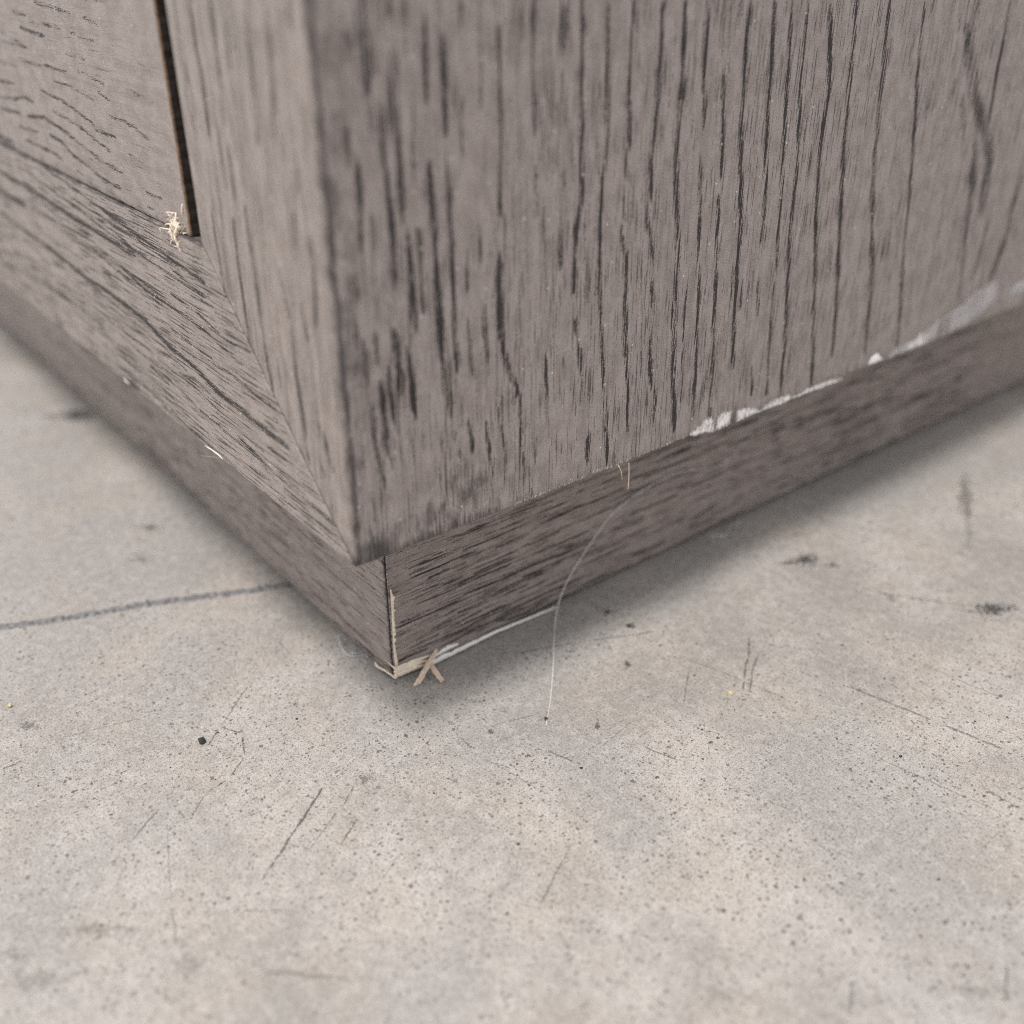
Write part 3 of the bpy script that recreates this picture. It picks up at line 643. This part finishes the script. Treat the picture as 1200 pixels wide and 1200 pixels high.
for i, (ox, oy, a, b, c, d, s) in enumerate(BLOB):
    Mi = np.linalg.inv(np.array([[a, b], [c, d]]))
    V, F, fade = [(ox, oy, .02)], [], [1.0]
    n = 28
    for r in (.35, .7, 1.05, 1.4):
        for k in range(n):
            th = 2 * math.pi * k / n
            rr = r * (1 + .45 * mnoise.noise(Vector((math.cos(th) * 1.3 + i * 5, math.sin(th) * 1.3, 0))))
            q = Mi @ np.array([rr * math.cos(th), rr * math.sin(th)])
            V.append((ox + q[0], oy + q[1], .02))
            fade.append(max(0, 1 - r / 1.4))
    for k in range(n):
        F.append([0, 1 + k, 1 + (k + 1) % n])
    for r in range(3):
        for k in range(n):
            F.append([1 + r * n + k, 1 + (r + 1) * n + k, 1 + (r + 1) * n + (k + 1) % n, 1 + r * n + (k + 1) % n])
    link('stain', V, F, M['stain'], fl, attrs={'fade': fade, 'power': [s] * len(V)})

# ------------------------------------------------------------------ the cabinet
W, D, H = 520.0, 420.0, 620.0
cab = bpy.data.objects.new('cabinet', None)
col.objects.link(cab)
thing(cab, 'grey stained oak cabinet with mitred front frame, inset panel and chipped plinth corner', 'cabinet')

def rand_lines(n, a0, a1, b0, b1, along, wmin=.4, wmax=.9, lmin=8, lmax=70, drift=.02):
    out = []
    for _ in range(n):
        L = rng.uniform(lmin, lmax)
        a = rng.uniform(a0, a1)
        b = rng.uniform(b0, b1)
        pts = []
        x = 0
        for k in range(4):
            x += rng.normal() * drift * L
            pts.append((a + x, b + L * k / 3) if along == 'b' else (a + L * k / 3, b + x))
        out.append((pts, rng.uniform(wmin, wmax), rng.uniform(.45, 1)))
    return out

def spots(lst):
    def fn(a, b):
        o = np.zeros_like(a)
        for (x, y, rx, ry, s) in lst:
            o = np.maximum(o, s * np.exp(-(((a - x) / rx) ** 2 + ((b - y) / ry) ** 2)))
        return o
    return fn

SEEN_Y, SEEN_Z = 225.0, 150.0
# side panel (x = 0 plane): a = y, b = z, fibres upright
far = rand_lines(60, SEEN_Y, D, HP, H, 'b', .5, 1.2) + rand_lines(120, 2, SEEN_Y, 124, H - 60, 'b', .5, 1.0, 12, 90)
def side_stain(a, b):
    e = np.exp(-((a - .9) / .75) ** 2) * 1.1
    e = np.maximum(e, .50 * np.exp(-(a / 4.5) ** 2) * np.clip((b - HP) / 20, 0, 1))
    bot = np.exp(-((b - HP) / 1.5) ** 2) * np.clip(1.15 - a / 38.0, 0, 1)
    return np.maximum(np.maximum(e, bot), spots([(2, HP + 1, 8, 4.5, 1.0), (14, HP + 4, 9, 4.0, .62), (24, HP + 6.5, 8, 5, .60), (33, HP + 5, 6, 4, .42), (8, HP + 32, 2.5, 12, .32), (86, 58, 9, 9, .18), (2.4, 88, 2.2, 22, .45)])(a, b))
sp = board('side_panel', cab, M['side'], [(0.9, HP), (D, HP), (D, H), (0.9, H)], lambda a, b, d: (0 + d, a, b),
           axis(0.9, D, .25, 3.0, .9, SEEN_Y), axis(HP, H, 1.6, 12.0, HP, SEEN_Z), 18.0, [.35, .35, .35, .35], 'b', [(p_, w_ * .76, min(1.1, s_ * 1.2)) for p_, w_, s_ in SIDE] + far, side_stain, .55)

# front frame: stiles and rails with mitred ends, face on y = 0; a = x, b = z
tr = lambda a, b, d: (a, 0 - d, b)
g = 0.05
def st_stain(a, b):
    mit = np.abs((b - HP) - (-a) * WR / 45.0) * .7
    return np.maximum(np.maximum(np.exp(-((a + .3) / .5) ** 2) * .55, np.exp(-(mit / .28) ** 2) * .75), spots([(-13, 47.5, 3.2, 4, .75), (-11, 46, 1.5, 5, .5), (-6.5, 50, 1.4, 5, .6), (-2, HP + 1, 3, 3, .6), (-7, 41, 1.3, 3, .5)])(a, b))
far_st = rand_lines(26, -44, -2, 125, H - 60, 'b', .5, 1.1, 15, 90)
board('stile', cab, M['front'], [(-45 + g, HP + WR + g * 2), (-.4, HP + .5), (-.4, H - .5), (-45 + g, H - WR - g * 2)], tr,
      axis(-45, -.4, .3, .3, -45, 0), axis(HP, H, 1.2, 10, HP, SEEN_Z), 19, [.05, .75, .05, .05], 'b', list(STILE) + far_st, st_stain, .3)
board('stile', cab, M['front'], [(-W + .4, HP + .5), (-W + 45 - g, HP + WR + 2 * g), (-W + 45 - g, H - WR - 2 * g), (-W + .4, H - .5)], tr,
      axis(-W, -W + 45, 2, 2, -W, 0), axis(HP, H, 12, 12, HP, H), 19, .3, 'b', rand_lines(20, -W + 3, -W + 44, HP + 20, H - 100, 'b', 1.5, 2.5))
def rail_stain_shade(a, b):  # stain spots, plus a painted shadow line where the panel meets the top edge
    return np.maximum(np.maximum(np.exp(-((b - HP) / .45) ** 2) * .5, np.exp(-((b - HP - WR) / .45) ** 2) * .8), spots([(-15, 48.5, 3.5, 2.5, .7), (-1.5, HP + 1, 3, 2, .6), (-48, HP + WR - 3, 5, 2, .25)])(a, b))
far_r = rand_lines(30, -W + 40, -190, HP + 2, HP + WR - 2, 'a', .6, 1.2, 20, 120, .01)
board('bottom_rail', cab, M['rail'], [(-W + .4, HP), (-.4 - g, HP), (-45 - g, HP + WR), (-W + 45 + g, HP + WR)], tr,
      axis(-W, 0, 1.0, 6, -200, 0), axis(HP, HP + WR, .28, .28, HP, HP + 60), 19, [.45, .05, .06, .05], 'a', [(p_, w_ * .68, s_) for p_, w_, s_ in RAIL] + far_r, rail_stain_shade, .5)
board('top_rail', cab, M['rail'], [(-W + 45 + g, H - WR), (-45 - g, H - WR), (-.4 - g, H), (-W + .4, H)], tr,
      axis(-W, 0, 6, 6, -200, 0), axis(H - WR, H, 1.5, 1.5, H - WR, H), 19, .3, 'a', rand_lines(30, -W + 40, -60, H - WR + 2, H - 3, 'a', 1.5, 2.5, 20, 120, .01))
# inset panel, a whisker back from the frame, gap on the right
def pan_stain_shade(a, b):  # dark right edge, plus a band of shade painted along the bottom
    return np.maximum(np.exp(-((a + 45 + PR) / .6) ** 2) * .5, .40 * np.exp(-((b - HP - WR) / 1.6) ** 2))
PZ = HP + WR + .08
far_p = rand_lines(70, -W + 60, -170, PZ, H - 60, 'a', .8, 1.4, 20, 90, .03) + rand_lines(60, -170, -70, 128, H - 60, 'a', .8, 1.4, 15, 60, .03)
ip = board('inset_panel', cab, M['panel'], [(-W + 48, PZ), (-45 - PR, PZ), (-45 - PR, H - WR - 1.5), (-W + 48, H - WR - 1.5)], lambda a, b, d: (a, 0.8 - d, b),
           axis(-W + 48, -45 - PR, .7, 5, -190, 0), axis(PZ, H - WR, .35, 6, PZ, 128), 18, [.3, .35, .3, .3], 'a', [(p_, w_ * .62, s_) for p_, w_, s_ in PANEL] + far_p, pan_stain_shade, .5, M['edge'], M['brown'])
# other sides of the carcass
def box(name, x0, y0, z0, x1, y1, z1, mat, parent, grain=2):
    V = [(x, y, z) for x in (x0, x1) for y in (y0, y1) for z in (z0, z1)]
    F = [[0, 1, 3, 2], [4, 6, 7, 5], [0, 4, 5, 1], [2, 3, 7, 6], [0, 2, 6, 4], [1, 5, 7, 3]]
    V2, F2, UV = [], [], []
    for f in F:
        F2.append(list(range(len(V2), len(V2) + 4)))
        for i in f:
            v = V[i]
            V2.append(v)
            UV.append((v[0] + v[1], v[2]) if grain == 2 else (v[1] + v[2], v[0]))
    o = link(name, V2, F2, mat, parent, UV)
    b = o.modifiers.new('bevel', 'BEVEL')
    b.width = .4 * S
    b.segments = 2
    return o
box('side_panel', -W, 1, HP, -W + 18, D, H - .5, M['side'], cab)
box('back_panel', -W + 18.2, D - 8, HP + 2, -18.2, D - 1, H - 2, M['front'], cab)
box('bottom_board', -W + 18.2, 19.2, HP + .5, -18.2, D - 8.2, HP + 18, M['edge'], cab)
box('top_board', -W - 6, -6, H + .2, 6, D + 4, H + 22, M['rail'], cab, 0)

# plinth: two boards meeting at the seam under the corner, raised a touch by glides
def pl_stain_shade_s(a, b):  # dark glaze and the overhang's shade painted along the top; dark at the seam
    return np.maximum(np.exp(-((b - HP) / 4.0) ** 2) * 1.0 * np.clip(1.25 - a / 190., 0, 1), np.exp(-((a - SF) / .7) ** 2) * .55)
def pl_stain_shade_f(a, b):  # same for the front board: overhang shade painted into its top edge
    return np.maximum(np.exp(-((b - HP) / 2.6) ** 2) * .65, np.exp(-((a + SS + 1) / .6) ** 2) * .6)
PB = 1.5
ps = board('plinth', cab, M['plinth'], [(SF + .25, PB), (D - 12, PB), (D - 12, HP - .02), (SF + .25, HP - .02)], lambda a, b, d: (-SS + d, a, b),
           axis(SF, D, 1.0, 8, SF, 240), axis(0, HP, .3, .3, 0, HP), 16, [.4, .3, .2, .4], 'a', rand_lines(420, SF, 230, 1.5, HP - 1, 'a', .16, .34, 6, 30, .008), pl_stain_shade_s, .7, M['void'])
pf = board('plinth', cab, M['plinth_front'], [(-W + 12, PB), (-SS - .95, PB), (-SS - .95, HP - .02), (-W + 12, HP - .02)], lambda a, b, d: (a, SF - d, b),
           axis(-W, -SS, 1.0, 8, -230, 0), axis(0, HP, .3, .3, 0, HP), 16, [.4, .4, .2, .3], 'a', rand_lines(170, -230, -22, 1.5, HP - 1, 'a', .16, .32, 6, 30, .008), pl_stain_shade_f, .5)
box('seam_core', -SS - 14, SF + 4, PB + .1, -SS - 4, SF + 14, HP - .1, M['void'], cab)
for x, y in ((-30, 34), (-W + 34, 34), (-30, D - 40), (-W + 34, D - 40)):
    n = 20
    V = [(x + 9 * math.cos(2 * math.pi * k / n), y + 9 * math.sin(2 * math.pi * k / n), z) for z in (0, HP + .5) for k in range(n)]
    F = [[k, (k + 1) % n, n + (k + 1) % n, n + k] for k in range(n)] + [list(range(n))[::-1], list(range(n, 2 * n))]
    link('glide', V, F, M['glide'], cab)

# damage at the plinth corner
for i, (z0, y1, hh, th) in enumerate(((1.55, 25.2, 1.0, .55), (2.35, 26.2, 1.1, .40), (3.2, 27.0, .9, .28))):
    path = [(-SS + .05, SF + .05, z0 + .35), (-SS + .05, 20.0, z0 + .15), (-SS + .05, 23.0, z0), (-SS + .05, y1, z0 - .1)]
    v, f = ribbon_geo(path, [hh * 1.1, hh, hh * .9, .15], (1, 0, .15), (0, 0, 1), th, 20 + i * 4, .3, 9)
    link('torn_wood', v, f, M['raw'], ps)
for i, w in enumerate(STICKS):
    parts = []
    for k in range(5):
        off = rng.normal(size=3) * np.array([.22, .22, .14])
        tip = rng.normal(size=3) * np.array([.30, .30, .10])
        q = [np.array(p) + off + tip * (m / (len(w) - 1)) for m, p in enumerate(w)]
        cut = rng.uniform(.0, .35)
        q[-1] = q[-1] * (1 - cut) + q[-2] * cut
        parts.append(tube_geo(q, [.18, .40, .38, .22] if i == 0 else [.18, .38, .24], 6, .5, .6, 6, 3 + i + k * 2.7))
    v, f = merge(parts)
    link('splinter', v, f, M['stick'], ps)
v, f = ribbon_geo(WSTRIP, [1.2, 1.05, .8, .6, .45, .3], (1, 0, .2), (0, .0, 1), .34, 2)
link('bare_edge', v, f, M['white'], ps)
v, f = ribbon_geo(WSTRIP2, [.3, 1.0, .35], (1, 0, .2), (0, .2, 1), .34, 8)
link('bare_edge', v, f, M['white'], ps)
v, f = ribbon_geo(SEAMRAW, [.15, .8, .55, .7, .45, .8], (1, -.4, 0), (0, 1, 0), .16, 5, .8, 14)
link('torn_wood', v, f, M['raw'], ps)
for i, w in enumerate(CURL):
    v, f = tube_geo(w, [.28, .42, .38, .2] if i == 0 else [.1, .22, .2], 6, .5, .5, 8, 11 + i)
    link('splinter', v, f, M['raw'], pf)

# chipped lower edge of the side panel
for i, poly in enumerate(CHIPS):
    FADE.clear()
    v, f = flake_geo(poly, 0.02, .14, .45, i * 3.1)
    link('chip', v, f, M['chip'] if i not in (5,) else M['white'], sp, attrs={'fade': FADE})
for i, poly in enumerate(FILM):
    FADE.clear()
    v, f = flake_geo(poly, 0.015, .05, .9, 20 + i)
    link('pale_smear', v, f, M['film'], sp, attrs={'fade': FADE})
parts = []
FADE.clear()
for k in range(120):
    y = rng.uniform(34, 90)
    h = rng.uniform(.25, .95) * (1.0 if y < 84 else .6)
    w = rng.uniform(.12, .34)
    z = HP + rng.uniform(-.1, .25)
    q = [(y - w, z), (y + w, z + .05), (y + w * .6 + rng.normal() * .1, z + h * .7), (y + rng.normal() * .15, z + h)]
    parts.append(flake_geo(q, .02, .06, .1, k))
v, f = merge(parts)
fe = link('frayed_edge', v, f, M['fray'], sp, attrs={'fade': FADE})
fe['kind'] = 'stuff'
for i, l in enumerate(HANG):
    v, f = tube_geo(l, [.14, .16, .13] if i == 0 else [.3, .2, .1], 5, .4, .6, 6, 30 + i)
    link('splinter', v, f, M['stick'] if i == 0 else M['straw'], sp)
br = [o for o in cab.children if o.name.startswith('bottom_rail')][0]
for i, l in enumerate(RAILCHIP):
    v, f = tube_geo(l, [[.06, .2, .16, .05], [.04, .06, .05], [.05, .15, .07]][i], 5, .4, .5, 6, 40 + i)
    link('chip', v, f, M['white'] if i != 1 else M['straw'], br)
# frayed fibres at the lower right corner of the inset panel
fx, fy, fz = FRAY
parts = []
for k in range(8):
    p = np.array([fx + rng.uniform(-1.2, 1.5), fy - rng.uniform(.0, .9), fz + rng.uniform(-1.4, 1.4)])
    d = np.array([rng.normal() * .5, -.15, rng.normal() * .9])
    parts.append(tube_geo([p - d, p, p + d * 1.2 + rng.normal(size=3) * .3], [.2, .7, .1], 6, .8, .3, 4, 60 + k))
for k in range(60):
    p = np.array([fx + rng.normal() * 1.3 + .5, fy - .4 + abs(rng.normal()) * .6, fz + rng.normal() * 1.5])
    d = rng.normal(size=3) * np.array([1.0, .8, 1.0])
    d[1] -= .6
    d /= np.linalg.norm(d)
    L = rng.uniform(.7, 1.9)
    c = rng.normal(size=3) * .5
    parts.append(tube_geo([p, p + d * L * .5 + c, p + d * L + c * .5], [.20, .16, .05], 5, .5, .5, 4, k))
v, f = merge(parts)
link('frayed_fibres', v, f, M['raw'], ip)

# ------------------------------------------------------------------ loose small things
v, f = tube_geo(HAIR, [.05, .09, .115, .11, .10, .08, .06, .04], 6, 0, 1, 10)
thing(link('hair', v, f, M['hair'], None, smooth=True), 'single long pale hair draped from the plinth down onto the floor', 'hair')
for pts, lab in ((LINT1, 'tiny pale tuft of lint on the floor left of the broken plinth corner'), (LINT2, 'tiny pale tuft of lint at the foot of the right plinth below the chipped edge')):
    parts = [tube_geo(pts, [.05, .09, .07, .05], 5, .3, 1, 8)]
    for k in range(12):
        i = rng.integers(0, len(pts) - 1)
        p = np.array(pts[i]) * .5 + np.array(pts[i + 1]) * .5
        q = [p]
        for j in range(4):
            s = q[-1] + rng.normal(size=3) * np.array([.7, .7, .35])
            s[2] = max(.08, s[2])
            q.append(s)
        parts.append(tube_geo(q, [.02, .035, .03, .015], 4, .2, 1, 5, k))
    v, f = merge(parts)
    thing(link('lint', v, f, M['lint'], None), lab, 'lint')

def crumb(x, y, r, mat, seed, flat=.7):
    import bmesh
    bm = bmesh.new()
    bmesh.ops.create_icosphere(bm, subdivisions=2, radius=1.0)
    V = []
    for w in bm.verts:
        k = 1 + .45 * mnoise.noise(Vector((w.co.x * 1.2 + seed, w.co.y * 1.2, w.co.z * 1.2)))
        V.append((x + w.co.x * r * k, y + w.co.y * r * k * .8, max(.01, r * flat * .8 + w.co.z * r * k * flat)))
    F = [[q.index for q in ff.verts] for ff in bm.faces]
    bm.free()
    return V, F
labs = [('black crumb on the floor left of the plinth corner', 'grit'), ('straw coloured crumb on the floor right of the hair', 'straw'), ('tiny straw coloured crumb at the left border of the floor', 'straw'),
        ('tiny dark crumb beside the lower end of the hair', 'grit')]
for i, (((x, y), r), (lab, mt)) in enumerate(zip(CRUMB, labs)):
    v, f = crumb(x, y, r, M[mt], i * 7.3)
    thing(link('crumb', v, f, M[mt]), lab, 'crumb', 'crumbs on the floor')
# fine grit scattered over the slab: nobody could count it
parts = []
for k in range(420):
    x, y = rng.uniform(-140, 110), rng.uniform(-75, 200)
    if x < 1 and y > -1:
        continue
    r = float(np.clip(rng.lognormal(-1.95, .45), .05, .42))
    a = 3
    V = []
    for (cx, cy, cz) in ((1, 0, .1), (0.2, .9, .1), (-.8, .4, .1), (-.6, -.7, .1), (.4, -.8, .1), (0, 0, .9)):
        V.append((x + r * (cx + rng.normal() * .2), y + r * (cy + rng.normal() * .2), max(.005, r * cz)))
    parts.append((V, [[0, 1, 5], [1, 2, 5], [2, 3, 5], [3, 4, 5], [4, 0, 5], [4, 3, 2, 1, 0]]))
v, f = merge(parts)
gr = link('grit', v, f, M['grit'])
gr['kind'] = 'stuff'
thing(gr, 'fine dark grit scattered over the concrete floor', 'grit')
